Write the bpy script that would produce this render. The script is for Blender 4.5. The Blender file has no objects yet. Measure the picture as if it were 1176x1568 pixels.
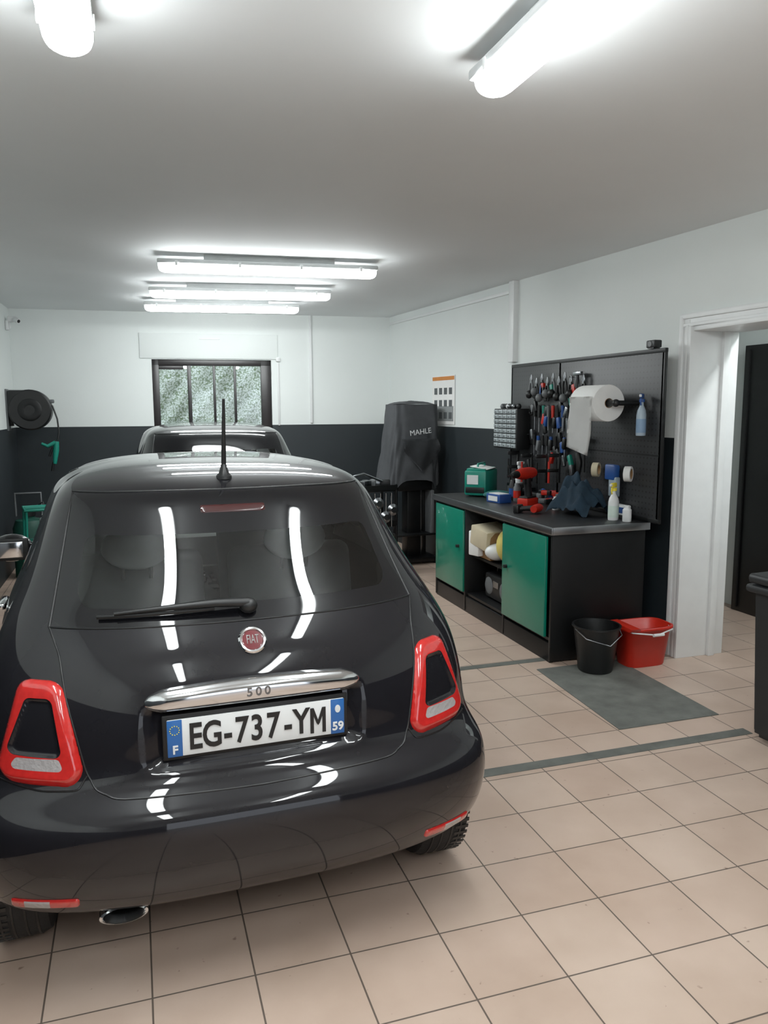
import bpy, bmesh, math, random
import numpy as np
from mathutils import Vector, Matrix
random.seed(4)
PI=math.pi
# ------------------------------------------------------------------ materials
MATS={}
def srgb(h):
    h=h.lstrip('#'); c=[int(h[i:i+2],16)/255 for i in (0,2,4)]
    return tuple(x/12.92 if x<=.04045 else ((x+.055)/1.055)**2.4 for x in c)
def mat(name,col,rough=.5,metal=0,coat=0,var=.06,nscale=12,bump=0,bscale=80,spec=.5,emis=None,estr=0):
    if name in MATS: return MATS[name]
    m=bpy.data.materials.new(name); m.use_nodes=True; nt=m.node_tree; N=nt.nodes; L=nt.links
    b=N['Principled BSDF']
    if isinstance(col,str): col=srgb(col)
    tc=N.new('ShaderNodeTexCoord'); nz=N.new('ShaderNodeTexNoise'); nz.inputs['Scale'].default_value=nscale; nz.inputs['Detail'].default_value=4
    L.new(tc.outputs['Object'],nz.inputs['Vector'])
    rp=N.new('ShaderNodeValToRGB')
    rp.color_ramp.elements[0].position=.3; rp.color_ramp.elements[1].position=.7
    rp.color_ramp.elements[0].color=tuple(c*(1-var) for c in col)+(1,)
    rp.color_ramp.elements[1].color=tuple(min(1,c*(1+var)) for c in col)+(1,)
    L.new(nz.outputs['Fac'],rp.inputs['Fac']); L.new(rp.outputs['Color'],b.inputs['Base Color'])
    b.inputs['Roughness'].default_value=rough; b.inputs['Metallic'].default_value=metal
    b.inputs['Coat Weight'].default_value=coat; b.inputs['Coat Roughness'].default_value=.025
    b.inputs['Specular IOR Level'].default_value=spec
    if emis is not None:
        b.inputs['Emission Color'].default_value=tuple(emis)+(1,); b.inputs['Emission Strength'].default_value=estr
    if bump:
        n2=N.new('ShaderNodeTexNoise'); n2.inputs['Scale'].default_value=bscale; n2.inputs['Detail'].default_value=5
        L.new(tc.outputs['Object'],n2.inputs['Vector'])
        bp=N.new('ShaderNodeBump'); bp.inputs['Strength'].default_value=bump; bp.inputs['Distance'].default_value=.004
        L.new(n2.outputs['Fac'],bp.inputs['Height']); L.new(bp.outputs['Normal'],b.inputs['Normal'])
    MATS[name]=m; return m
def glassmat(name,tint,refl=1.0):
    if name in MATS: return MATS[name]
    m=bpy.data.materials.new(name); m.use_nodes=True; nt=m.node_tree; N=nt.nodes; L=nt.links
    N.remove(N['Principled BSDF']); o=N['Material Output']
    t=N.new('ShaderNodeBsdfTransparent'); t.inputs['Color'].default_value=tuple(tint)+(1,)
    g=N.new('ShaderNodeBsdfGlossy'); g.inputs['Roughness'].default_value=.01; g.inputs['Color'].default_value=(refl,)*3+(1,)
    f=N.new('ShaderNodeFresnel'); f.inputs['IOR'].default_value=1.5
    x=N.new('ShaderNodeMixShader'); L.new(f.outputs[0],x.inputs[0]); L.new(t.outputs[0],x.inputs[1]); L.new(g.outputs[0],x.inputs[2]); L.new(x.outputs[0],o.inputs[0])
    MATS[name]=m; return m
def emat(name,col,s):
    if name in MATS: return MATS[name]
    m=bpy.data.materials.new(name); m.use_nodes=True; nt=m.node_tree; N=nt.nodes; L=nt.links
    N.remove(N['Principled BSDF']); e=N.new('ShaderNodeEmission'); e.inputs[0].default_value=tuple(col)+(1,); e.inputs[1].default_value=s
    L.new(e.outputs[0],N['Material Output'].inputs[0]); MATS[name]=m; return m

def floor_mat():
    m=bpy.data.materials.new('floor_tiles'); m.use_nodes=True; nt=m.node_tree; N=nt.nodes; L=nt.links; b=N['Principled BSDF']
    tc=N.new('ShaderNodeTexCoord'); mp=N.new('ShaderNodeMapping'); mp.inputs['Location'].default_value=(.024+.298*10,-.064+.298*20,0)
    L.new(tc.outputs['Object'],mp.inputs[0])
    br=N.new('ShaderNodeTexBrick'); br.offset=0; br.squash=1
    br.inputs['Scale'].default_value=1; br.inputs['Brick Width'].default_value=.298; br.inputs['Row Height'].default_value=.298
    br.inputs['Mortar Size'].default_value=.003; br.inputs['Mortar Smooth'].default_value=.25; br.inputs['Bias'].default_value=0
    br.inputs['Color1'].default_value=srgb('#C4AE9E')+(1,); br.inputs['Color2'].default_value=srgb('#BDA595')+(1,); br.inputs['Mortar'].default_value=srgb('#62574F')+(1,)
    L.new(mp.outputs[0],br.inputs['Vector'])
    n1=N.new('ShaderNodeTexNoise'); n1.inputs['Scale'].default_value=3; n1.inputs['Detail'].default_value=8; L.new(tc.outputs['Object'],n1.inputs['Vector'])
    r1=N.new('ShaderNodeValToRGB'); r1.color_ramp.elements[0].position=.35; r1.color_ramp.elements[0].color=(.86,.84,.82,1); r1.color_ramp.elements[1].position=.65; r1.color_ramp.elements[1].color=(1,1,1,1)
    L.new(n1.outputs['Fac'],r1.inputs[0])
    mx=N.new('ShaderNodeMix'); mx.data_type='RGBA'; mx.blend_type='MULTIPLY'; mx.inputs[0].default_value=1
    L.new(br.outputs['Color'],mx.inputs[6]); L.new(r1.outputs[0],mx.inputs[7])
    n2=N.new('ShaderNodeTexNoise'); n2.inputs['Scale'].default_value=28; n2.inputs['Detail'].default_value=3; L.new(tc.outputs['Object'],n2.inputs['Vector'])
    r2=N.new('ShaderNodeValToRGB'); r2.color_ramp.elements[0].position=.70; r2.color_ramp.elements[0].color=(1,1,1,1); r2.color_ramp.elements[1].position=.76; r2.color_ramp.elements[1].color=(.55,.5,.47,1)
    L.new(n2.outputs['Fac'],r2.inputs[0])
    m2=N.new('ShaderNodeMix'); m2.data_type='RGBA'; m2.blend_type='MULTIPLY'; m2.inputs[0].default_value=1
    L.new(mx.outputs[2],m2.inputs[6]); L.new(r2.outputs[0],m2.inputs[7]); L.new(m2.outputs[2],b.inputs['Base Color'])
    b.inputs['Roughness'].default_value=.38; b.inputs['Specular IOR Level'].default_value=.4
    bp=N.new('ShaderNodeBump'); bp.invert=True; bp.inputs['Strength'].default_value=.6; bp.inputs['Distance'].default_value=.003
    L.new(br.outputs['Fac'],bp.inputs['Height']); L.new(bp.outputs[0],b.inputs['Normal'])
    return m
def peg_mat():
    m=bpy.data.materials.new('perforated_board'); m.use_nodes=True; nt=m.node_tree; N=nt.nodes; L=nt.links; b=N['Principled BSDF']
    tc=N.new('ShaderNodeTexCoord'); sp=N.new('ShaderNodeSeparateXYZ'); L.new(tc.outputs['Object'],sp.inputs[0])
    def fr(o):
        a=N.new('ShaderNodeMath'); a.operation='MULTIPLY'; a.inputs[1].default_value=1/.038; L.new(o,a.inputs[0])
        f=N.new('ShaderNodeMath'); f.operation='FRACT'; L.new(a.outputs[0],f.inputs[0])
        s=N.new('ShaderNodeMath'); s.operation='SUBTRACT'; s.inputs[1].default_value=.5; L.new(f.outputs[0],s.inputs[0])
        q=N.new('ShaderNodeMath'); q.operation='ABSOLUTE'; L.new(s.outputs[0],q.inputs[0]); return q.outputs[0]
    a=fr(sp.outputs[1]); c=fr(sp.outputs[2])
    mx=N.new('ShaderNodeMath'); mx.operation='MAXIMUM'; L.new(a,mx.inputs[0]); L.new(c,mx.inputs[1])
    g=N.new('ShaderNodeMath'); g.operation='LESS_THAN'; g.inputs[1].default_value=.15; L.new(mx.outputs[0],g.inputs[0])
    r=N.new('ShaderNodeValToRGB'); r.color_ramp.elements[0].color=(.022,.023,.025,1); r.color_ramp.elements[1].color=(.003,.003,.003,1); L.new(g.outputs[0],r.inputs[0])
    L.new(r.outputs[0],b.inputs['Base Color']); b.inputs['Roughness'].default_value=.42
    return m
def hedge_mat():
    m=bpy.data.materials.new('hedge_leaves'); m.use_nodes=True; nt=m.node_tree; N=nt.nodes; L=nt.links; b=N['Principled BSDF']
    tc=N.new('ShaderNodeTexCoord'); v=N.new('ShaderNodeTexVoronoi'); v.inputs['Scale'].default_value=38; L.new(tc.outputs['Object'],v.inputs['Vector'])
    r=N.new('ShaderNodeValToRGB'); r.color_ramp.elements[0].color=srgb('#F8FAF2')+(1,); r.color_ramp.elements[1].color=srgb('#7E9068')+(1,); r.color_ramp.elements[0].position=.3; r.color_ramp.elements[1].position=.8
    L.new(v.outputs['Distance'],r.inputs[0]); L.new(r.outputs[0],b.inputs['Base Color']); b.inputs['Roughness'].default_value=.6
    return m

WHITE=mat('white_wall_paint','#DFE4E2',.75,bump=.15,bscale=60,var=.015,nscale=2)
CEIL=mat('white_ceiling_paint','#E8EBEC',.8,var=.02,nscale=1.2)
DARKW=mat('dark_wall_paint','#1B2226',.55,var=.08,nscale=3,bump=.1)
TRIMW=mat('white_trim_paint','#E2E4E4',.4,var=.02)
BLK=mat('black_plastic','#0D0E0F',.45,var=.2)
BLKM=mat('black_painted_steel','#0B0C0D',.42,var=.15,spec=.35)
RUB=mat('tyre_rubber','#0E0E0F',.75,var=.2,bump=.3)
CHR=mat('chrome','#D8DADC',.08,metal=1,var=.03)
ALU=mat('aluminium','#A8ABAE',.3,metal=1,var=.05)
STEEL=mat('steel','#8E9194',.28,metal=1,var=.1)
GREEN=mat('green_door_enamel','#08755E',.35,var=.03,coat=.3)
TEAL=mat('teal_plastic','#0F7C6A',.4)
RED=mat('red_plastic','#B8200F',.4,var=.05)
BLUE=mat('blue_plastic','#1C4586',.4)
YEL=mat('yellow_plastic','#E6D23A',.5)
WHP=mat('white_plastic','#DADCDC',.4,var=.02)
GREYP=mat('grey_plastic','#5D6062',.5)
CREAM=mat('cream_paper','#C4B89C',.8)
PAPER=mat('white_paper','#E4E4E2',.85,var=.02,bump=.1,bscale=40)
CARD=mat('brown_cardboard','#84633F',.85)
NAVY=mat('navy_cloth','#2C4152',.9,var=.25,bump=.3,bscale=200)
GREYC=mat('grey_cover_fabric','#3B3D40',.8,var=.1,bump=.25,bscale=150)
CONC=mat('grey_concrete','#5C5E59',.7,var=.25,nscale=9,bump=.4,bscale=120)
LAMPC=emat('fluorescent_diffuser',(.95,1,1),26)
# ------------------------------------------------------------------ mesh builder
class MB:
    def __init__(s): s.bm=bmesh.new(); s.mats=[]
    def mi(s,m):
        if m not in s.mats: s.mats.append(m)
        return s.mats.index(m)
    def merge(s,tb,m=None,M=None,ang=38,keep=False):
        if M is not None: tb.transform(M)
        i=s.mi(m) if m is not None else 0
        for f in tb.faces:
            if not keep: f.material_index=i
            f.smooth=True
        ca=math.radians(ang)
        for e in tb.edges:
            if len(e.link_faces)==2:
                try:
                    if e.calc_face_angle()>ca: e.smooth=False
                except Exception: pass
        me=bpy.data.meshes.new('t'); tb.to_mesh(me); tb.free(); s.bm.from_mesh(me); bpy.data.meshes.remove(me)
    def box(s,c,size,m,bev=0,rot=None,seg=2):
        tb=bmesh.new(); bmesh.ops.create_cube(tb,size=1)
        bmesh.ops.scale(tb,vec=size,verts=tb.verts)
        if bev>0: bmesh.ops.bevel(tb,geom=list(tb.edges),offset=min(bev,min(size)*.49),segments=seg,affect='EDGES',profile=.5)
        M=Matrix.Translation(c)
        if rot is not None: M=M@(Matrix.Rotation(rot,4,'Z') if isinstance(rot,(int,float)) else rot)
        s.merge(tb,m,M)
    def lathe(s,prof,m,M=None,seg=32,ang=38):
        tb=bmesh.new(); rings=[]
        for r,z in prof:
            if r<1e-6: rings.append([tb.verts.new((0,0,z))])
            else: rings.append([tb.verts.new((r*math.cos(2*PI*k/seg),r*math.sin(2*PI*k/seg),z)) for k in range(seg)])
        for a,b in zip(rings,rings[1:]):
            for k in range(seg):
                k2=(k+1)%seg
                if len(a)==1 and len(b)==1: continue
                if len(a)==1: tb.faces.new((a[0],b[k2],b[k]))
                elif len(b)==1: tb.faces.new((a[k],a[k2],b[0]))
                else: tb.faces.new((a[k],a[k2],b[k2],b[k]))
        bmesh.ops.recalc_face_normals(tb,faces=tb.faces)
        s.merge(tb,m,M,ang)
    def cyl(s,p0,p1,r,m,r2=None,seg=20):
        p0=Vector(p0);p1=Vector(p1);d=p1-p0;h=d.length; r2=r if r2 is None else r2
        M=Matrix.Translation(p0)@d.to_track_quat('Z','Y').to_matrix().to_4x4()
        s.lathe([(0,0),(r,0),(r2,h),(0,h)],m,M,seg)
    def sph(s,c,sc,m,rot=None,u=20,v=12):
        tb=bmesh.new(); bmesh.ops.create_uvsphere(tb,u_segments=u,v_segments=v,radius=1)
        if isinstance(sc,(int,float)): sc=(sc,)*3
        bmesh.ops.scale(tb,vec=sc,verts=tb.verts)
        M=Matrix.Translation(c)
        if rot is not None: M=M@rot
        s.merge(tb,m,M,80)
    def tube(s,pts,r,m,seg=8,closed=False):
        pts=[Vector(p) for p in pts]; n=len(pts); tb=bmesh.new(); rings=[]
        up=None
        for i,p in enumerate(pts):
            if closed: d=pts[(i+1)%n]-pts[i-1]
            else: d=pts[min(i+1,n-1)]-pts[max(i-1,0)]
            d.normalize()
            if up is None: up=Vector((0,0,1)) if abs(d.z)<.9 else Vector((1,0,0))
            a=d.cross(up)
            if a.length<1e-4: a=d.orthogonal()
            a.normalize(); b=a.cross(d); up=b
            rr=r[i] if isinstance(r,(list,tuple)) else r
            rings.append([tb.verts.new(p+(a*math.cos(2*PI*k/seg)+b*math.sin(2*PI*k/seg))*rr) for k in range(seg)])
        pr=list(zip(rings,rings[1:]))
        if closed: pr.append((rings[-1],rings[0]))
        for a,b in pr:
            for k in range(seg): tb.faces.new((a[k],a[(k+1)%seg],b[(k+1)%seg],b[k]))
        if not closed: tb.faces.new(rings[0]); tb.faces.new(rings[-1][::-1])
        bmesh.ops.recalc_face_normals(tb,faces=tb.faces)
        s.merge(tb,m,None,60)
    def prism(s,pts,d,m,bev=0,M=None):
        tb=bmesh.new(); a=[tb.verts.new(p) for p in pts]; b=[tb.verts.new(Vector(p)+Vector(d)) for p in pts]
        tb.faces.new(a); tb.faces.new(b[::-1]); n=len(a)
        for k in range(n): tb.faces.new((a[k],b[k],b[(k+1)%n],a[(k+1)%n]))
        bmesh.ops.recalc_face_normals(tb,faces=tb.faces)
        if bev: bmesh.ops.bevel(tb,geom=list(tb.edges),offset=bev,segments=2,affect='EDGES',profile=.5)
        s.merge(tb,m,M)
    def grid(s,fn,nu,nv,m,thick=0,wrap=False,M=None,ang=60):
        tb=bmesh.new(); g=[[tb.verts.new(fn(i/nu,j/nv)) for j in range(nv+1)] for i in range(nu if wrap else nu+1)]
        k=nu if wrap else nu
        for i in range(k):
            i2=(i+1)%nu if wrap else i+1
            for j in range(nv): tb.faces.new((g[i][j],g[i2][j],g[i2][j+1],g[i][j+1]))
        if thick:
            bmesh.ops.solidify(tb,geom=list(tb.faces),thickness=thick)
        s.merge(tb,m,M,ang)
    def text(s,t,size,M,m,ext=.001,align='CENTER',off=0):
        cu=bpy.data.curves.new('t','FONT'); cu.body=t; cu.size=size; cu.extrude=ext; cu.align_x=align; cu.align_y='CENTER'; cu.offset=off; cu.resolution_u=4
        o=bpy.data.objects.new('t',cu); bpy.context.collection.objects.link(o); bpy.context.view_layer.update()
        me=bpy.data.meshes.new_from_object(o.evaluated_get(bpy.context.evaluated_depsgraph_get()))
        tb=bmesh.new(); tb.from_mesh(me); bpy.data.objects.remove(o); bpy.data.meshes.remove(me); bpy.data.curves.remove(cu)
        s.merge(tb,m,M)
    def done(s,name,loc=(0,0,0),rz=0,parent=None,scale=None):
        me=bpy.data.meshes.new(name); s.bm.to_mesh(me); s.bm.free()
        for m in s.mats: me.materials.append(m)
        o=bpy.data.objects.new(name,me); bpy.context.collection.objects.link(o); o.location=loc; o.rotation_euler=(0,0,rz)
        if scale: o.scale=scale
        if parent: o.parent=parent
        return o
def empty(name,loc,rz=0,scale=None):
    o=bpy.data.objects.new(name,None); bpy.context.collection.objects.link(o); o.location=loc; o.rotation_euler=(0,0,rz); o.empty_display_size=.1
    if scale: o.scale=scale
    return o
RX=lambda a:Matrix.Rotation(a,4,'X')
RY=lambda a:Matrix.Rotation(a,4,'Y')
RZ=lambda a:Matrix.Rotation(a,4,'Z')
T=lambda *a:Matrix.Translation(a)
# ------------------------------------------------------------------ room shell
ZC=2.80; ZD=1.482
def XR(Y): return 3.396+.0664*(5-Y)
def YB(X): return 9.5636+.0664*(1-X)
def wseg(mb,p0,p1,z0,z1,th,m):
    d=Vector((p1[0]-p0[0],p1[1]-p0[1])); n=Vector((d.y,-d.x)).normalized()*th
    pts=[(p0[0],p0[1],z0),(p1[0],p1[1],z0),(p1[0]+n.x,p1[1]+n.y,z0),(p0[0]+n.x,p0[1]+n.y,z0)]
    mb.prism(pts,(0,0,z1-z0),m)
YS=-4.5
mb=MB(); mb.box((1.7,2.6,-.05),(8.2,15.0,.1),floor_mat()); mb.done('floor')
mb=MB(); mb.box((1.8,2.6,ZC+.05),(7.6,15.0,.1),CEIL); mb.done('ceiling')
D0,D1,DT=3.2,4.25,2.20
def rp(Y): return (XR(Y),Y)
for a_,b_ in ((9.75,6.6),(6.6,D1),(D0,YS)):
    mb=MB()
    for z0,z1,m in ((0,ZD,DARKW),(ZD,ZC,WHITE)): wseg(mb,rp(a_),rp(b_),z0,z1,-.34,m)
    if b_==D1: wseg(mb,rp(D1),rp(D0),DT,ZC,-.34,WHITE)
    mb.done('wall_right')
WX0,WX1,WZ0,WZ1=.23,1.62,1.25,2.26
mb=MB()
def bp(X): return (X,YB(X))
for z0,z1,m in ((0,ZD,DARKW),(ZD,ZC,WHITE)):
    wseg(mb,bp(-1.277),bp(WX0),z0,z1,-.28,m); wseg(mb,bp(WX1),bp(3.103),z0,z1,-.28,m)
wseg(mb,bp(WX0),bp(WX1),0,WZ0,-.28,DARKW); wseg(mb,bp(WX0),bp(WX1),WZ1,ZC,-.28,WHITE)
mb.done('wall_back')
mb=MB()
for z0,z1,m in ((0,ZD,DARKW),(ZD,ZC,WHITE)):
    wseg(mb,(-1.277,10.1),(-1.30,YS),z0,z1,.2,m)
mb.done('wall_left')
# front wall behind the photographer with an open garage door
mb=MB()
for z0,z1,m in ((0,ZD,DARKW),(ZD,ZC,WHITE)):
    mb.box((-.85,YS-.1,(z0+z1)/2),(1.1,.2,z1-z0),m); mb.box((3.5,YS-.1,(z0+z1)/2),(1.2,.2,z1-z0),m)
mb.box((1.3,YS-.1,2.5),(3.3,.2,.6),WHITE); mb.done('wall_front')
mb=MB()
mb.box((4.86,3.9,1.4),(.1,4.4,2.8),WHITE); mb.box((4.25,6.15,1.4),(1.2,.1,2.8),WHITE); mb.box((4.3,1.75,1.4),(1.1,.1,2.8),WHITE)
mb.done('wall_side_room')
mb=MB()
mb.box((4.755,3.66,1.085),(.09,3.0,2.17),BLKM,.004)
for y in (5.1,4.45,3.8,3.15): mb.box((4.705,y,1.085),(.012,.01,2.1),BLK)
mb.box((4.70,4.52,1.05),(.03,.02,.16),ALU,.004); mb.done('black_wardrobe')
mb=MB()
xw=XR(D1)
mb.box((xw+.16,D1-.015,DT/2),(.38,.03,DT),TRIMW,.003)
mb.box((xw+.16,D0+.015,DT/2),(.38,.03,DT),TRIMW,.003)
mb.box((xw+.18,(D0+D1)/2,DT-.015),(.38,D1-D0-.06,.03),TRIMW,.003)
mb.box((xw+.24,D1-.04,DT/2-.015),(.05,.03,DT-.03),TRIMW,.004)
for w,o,t in ((.085,0,.018),(.03,.05,.03),(.02,0.0,.028)):
    mb.prism([(xw-t,D1+o,0),(xw+.02,D1+o,0),(xw+.02,D1+o+w,0),(xw-t-.004,D1+o+w,0)],(0,0,DT+o+w*.5),TRIMW,.002)
    mb.prism([(XR(D0)-t,D0-o,0),(XR(D0)+.02,D0-o,0),(XR(D0)+.02,D0-o-w,0),(XR(D0)-t,D0-o-w,0)],(0,0,DT+o+w*.5),TRIMW,.002)
    mb.prism([(xw-t-.002,D1+.08,DT+o),(xw+.02,D1+.08,DT+o),(xw+.02,D1+.08,DT+o+w),(xw-t-.002,D1+.08,DT+o+w)],(XR(D0)-xw,-(D1-D0)-.16,0),TRIMW,.002)
mb.done('door_frame')
mb=MB(); y0=6.37
mb.prism([(XR(y0)-.05,y0,2.09),(XR(y0)+.01,y0,2.09),(XR(y0)+.01,y0+.10,2.09),(XR(y0)-.05,y0+.10,2.09)],(0,0,ZC-2.09),TRIMW,.004)
mb.done('trim_1')
mb=MB()
mb.prism([(XR(6.47)-.025,6.47,2.70),(XR(6.47)+.01,6.47,2.70),(XR(6.47)+.01,6.47,2.73),(XR(6.47)-.025,6.47,2.73)],(XR(9.38)-XR(6.47),9.38-6.47,0),TRIMW,.003)
mb.done('trim_2')
mb=MB(); mb.box((2.1,YB(2.1)-.012,2.15),(.03,.03,1.3),TRIMW,.004); mb.done('trim_3')
mb=MB(); a=math.atan(-.0664)
mb.box((0,0,0),(1.6,.014,.29),WHITE,.003); mb.box((0,-.010,.085),(.24,.010,.015),TRIMW,.002)
mb.done('roller_shutter_box',(.9,YB(.9)-.009,2.415),a)
mb=MB(); mb.box((1.70,YB(1.70)-.012,1.85),(.02,.012,.75),WHP,.002); mb.box((1.70,YB(1.7)-.02,2.27),(.05,.03,.05),WHP,.004); mb.done('shutter_strap')
FR=mat('dark_brown_window_frame','#1E1A1B',.35)
mb=MB(); h=WZ1-WZ0; zc=(WZ0+WZ1)/2; w=WX1-WX0; xc=(WX0+WX1)/2
mb.box((0,0,h/2-.035),(w,.08,.07),FR,.004); mb.box((0,0,-h/2+.035),(w,.08,.07),FR,.004)
mb.box((-w/2+.04,0,0),(.08,.08,h),FR,.004); mb.box((w/2-.06,0,0),(.12,.08,h),FR,.004)
for x,ww in ((.655,.045),(.945,.03),(1.19,.03)):
    mb.box((x-xc,-.005,0),(ww,.06,h-.1),FR,.004)
mb.box((.38-xc,.0,h/2-.09),(.42,.04,.05),FR,.003)
mb.box((-.02,.02,0),(w-.1,.006,h-.1),glassmat('window_glass',(.9,.95,.95)))
mb.done('window_1',(xc,YB(xc)+.06,zc),a)
mb=MB()
def hf(u,v):
    x=-3+8*u; z=3.0*v
    n=.07*math.sin(x*7+z*3)+.05*math.sin(x*17-z*11)+.025*random.uniform(-1,1)
    return (x,12.1+n,z)
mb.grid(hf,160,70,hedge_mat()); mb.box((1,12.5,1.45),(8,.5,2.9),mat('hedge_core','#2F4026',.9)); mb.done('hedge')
mb=MB(); mb.box((1,11.3,-.08),(14,2.3,.1),mat('outside_gravel','#A8A59C',.9,bump=.5)); mb.box((1,-11.5,-.08),(24,13.2,.1),MATS['outside_gravel']); mb.done('ground_outside')
mb=MB(); mb.box((.9,3.115,.001),(4.2,.07,.004),CONC,.001); mb.done('floor_strip')
mb=MB(); mb.box((.72,4.49,.001),(3.9,.06,.004),CONC,.001); mb.done('floor_strip')
mb=MB(); mb.prism([(2.37,3.34,-.001),(3.01,3.34,-.001),(3.03,4.32,-.001),(2.42,4.32,-.001)],(0,0,.005),CONC); mb.done('floor_patch')
# ------------------------------------------------------------------ fluorescent lights
def light(p0,p1,drop=.082):
    p0=Vector(p0);p1=Vector(p1); d=p1-p0; L=d.length; c=(p0+p1)/2; rz=math.atan2(d.y,d.x)
    mb=MB(); HS=mat('light_housing','#B9BCBC',.5)
    def cap(t):
        e=.06; q=L/2-abs(t)
        return 1 if q>e else math.sqrt(max(0,1-((e-q)/e)**2))*.85+.15*(q>0)
    n=40; tb=bmesh.new(); rings=[]
    for i in range(n+1):
        s=i/n; t=-L/2+L*(.5-.5*math.cos(PI*s)); k=max(.25,cap(t))
        rings.append([tb.verts.new((t,.067*k*math.cos(PI*j/14),-.055*(k**.6)*math.sin(PI*j/14)**.7+.004)) for j in range(15)])
    for A,B in zip(rings,rings[1:]):
        for j in range(14): tb.faces.new((A[j],A[j+1],B[j+1],B[j]))
    tb.faces.new(rings[0]); tb.faces.new(rings[-1][::-1])
    bmesh.ops.recalc_face_normals(tb,faces=tb.faces)
    mb.merge(tb,LAMPC,None,70)
    mb.box((0,0,.022),(L+.01,.136,.034),HS,.010)
    mb.box((0,0,.060),(L*.6,.05,.042),HS,.004)
    for t in (-.42,-.14,.14,.42):
        for sy in (-1,1): mb.box((t*L,sy*.071,.008),(.018,.005,.035),WHP,.001)
    mb.done('fluorescent_light',(c.x,c.y,ZC-drop),rz)
light((.22,6.00),(1.82,5.86)); light((.19,7.40),(1.78,7.16)); light((.16,8.42),(1.70,8.22))
light((1.130,.82),(1.130,2.42)); light((-.124,.90),(-.124,2.50))
light((1.143,-1.5),(1.143,.1)); light((-.124,-1.4),(-.124,.2)); light((4.2,2.3),(4.2,3.9))  # last one is an unseen lamp, added to brighten the side room
# ------------------------------------------------------------------ car
ROWS=np.array([
[.225,.20,3.34,.745,.34,2.8],[.28,.10,3.42,.80,.32,2.8],[.36,.04,3.50,.820,.31,2.8],[.46,.0,3.55,.828,.31,2.8],[.55,.0,3.56,.828,.31,2.8],
[.60,.02,3.555,.824,.32,2.8],[.635,.065,3.54,.818,.34,2.7],[.68,.095,3.51,.814,.36,2.6],[.76,.105,3.44,.810,.37,2.6],[.84,.115,3.34,.802,.38,2.5],
[.92,.14,3.18,.790,.40,2.5],[.99,.175,2.95,.765,.42,2.5],[1.06,.225,2.72,.733,.43,2.45],[1.12,.285,2.56,.703,.43,2.4],[1.20,.355,2.41,.668,.43,2.4],
[1.29,.43,2.23,.632,.42,2.4],[1.37,.50,2.06,.600,.41,2.4],[1.42,.56,1.95,.572,.40,2.4],[1.455,.68,1.87,.52,.38,2.4],[1.480,.85,1.79,.42,.34,2.3],[1.496,1.08,1.68,.26,.22,2.2],[1.502,1.36,1.44,.03,.03,2.0]])
WC=.96
def catmull(R,n):
    k=len(R); out=[]
    for i in range(k-1):
        p0=R[max(i-1,0)];p1=R[i];p2=R[i+1];p3=R[min(i+2,k-1)]
        for j in range(n):
            t=j/n; out.append(.5*((2*p1)+(-p0+p2)*t+(2*p0-5*p1+4*p2-p3)*t*t+(-p0+3*p1-3*p2+p3)*t**3))
    out.append(R[-1]); return np.array(out)
NS=9
TAB=catmull(ROWS,NS)
ker=np.exp(-.5*(np.arange(-9,10)/3.4)**2); ker/=ker.sum()
def sm(c):
    e=np.concatenate([2*c[0]-c[1:10][::-1],c,2*c[-1]-c[-10:-1][::-1]]); return np.convolve(e,ker,'valid')
TAB=np.stack([sm(TAB[:,i]) for i in range(6)],1)
TAB[:,0]=np.maximum.accumulate(TAB[:,0]+np.arange(len(TAB))*1e-7)
def pz(z): return [np.interp(z,TAB[:,0],TAB[:,i]) for i in (1,2,3,4,5)]
def sdbox(x,z,cx,cz,hx,hz,r):
    qx=np.abs(x-cx)-hx+r; qz=np.abs(z-cz)-hz+r
    return np.hypot(np.maximum(qx,0),np.maximum(qz,0))+np.minimum(np.maximum(qx,qz),0)-r
def sdpoly(x,z,P,r=0):
    x=np.asarray(x,float);z=np.asarray(z,float)
    d=(x-P[0][0])**2+(z-P[0][1])**2; s=np.ones_like(x); n=len(P); j=n-1
    for i in range(n):
        ex=P[j][0]-P[i][0];ez=P[j][1]-P[i][1]; wx=x-P[i][0];wz=z-P[i][1]
        t=np.clip((wx*ex+wz*ez)/(ex*ex+ez*ez),0,1); d=np.minimum(d,(wx-ex*t)**2+(wz-ez*t)**2)
        c1=z>=P[i][1];c2=z<P[j][1];c3=ex*wz>ez*wx
        fl=(c1&c2&c3)|(~c1&~c2&~c3); s=np.where(fl,-s,s); j=i
    return s*np.sqrt(d)-r
def sstep(t): t=np.clip(t,0,1); return t*t*(3-2*t)
def recess(x,z):
    return .03*sstep(-sdbox(x,z,0,.775,.315,.098,.035)/.03)+.0*x
def rear_y(x,z,rec=True):
    yr,yf,w,L,q=pz(z); a=np.clip(np.abs(x)/(w*WC),0,.9999)
    y=yr+L*(1-(1-a**q)**(1/q))
    return y+(recess(x,z) if rec else 0)
def side_x(y,z):
    yr,yf,w,L,q=pz(z); t=(y-yr)/L
    if t<=0: return .3
    if t>=1: return w*.99
    return w*WC*(1-(1-t)**q)**(1/q)
def rear_n(x,z):
    e=.004; dx=(rear_y(x+e,z,False)-rear_y(x-e,z,False))/(2*e); dz=(rear_y(x,z+e,False)-rear_y(x,z-e,False))/(2*e)
    return Vector((dx,-1,dz)).normalized()
def rp3(x,z,off=0,rec=True):
    n=rear_n(x,z); return Vector((x,float(rear_y(x,z,rec)),z))+n*off
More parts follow.
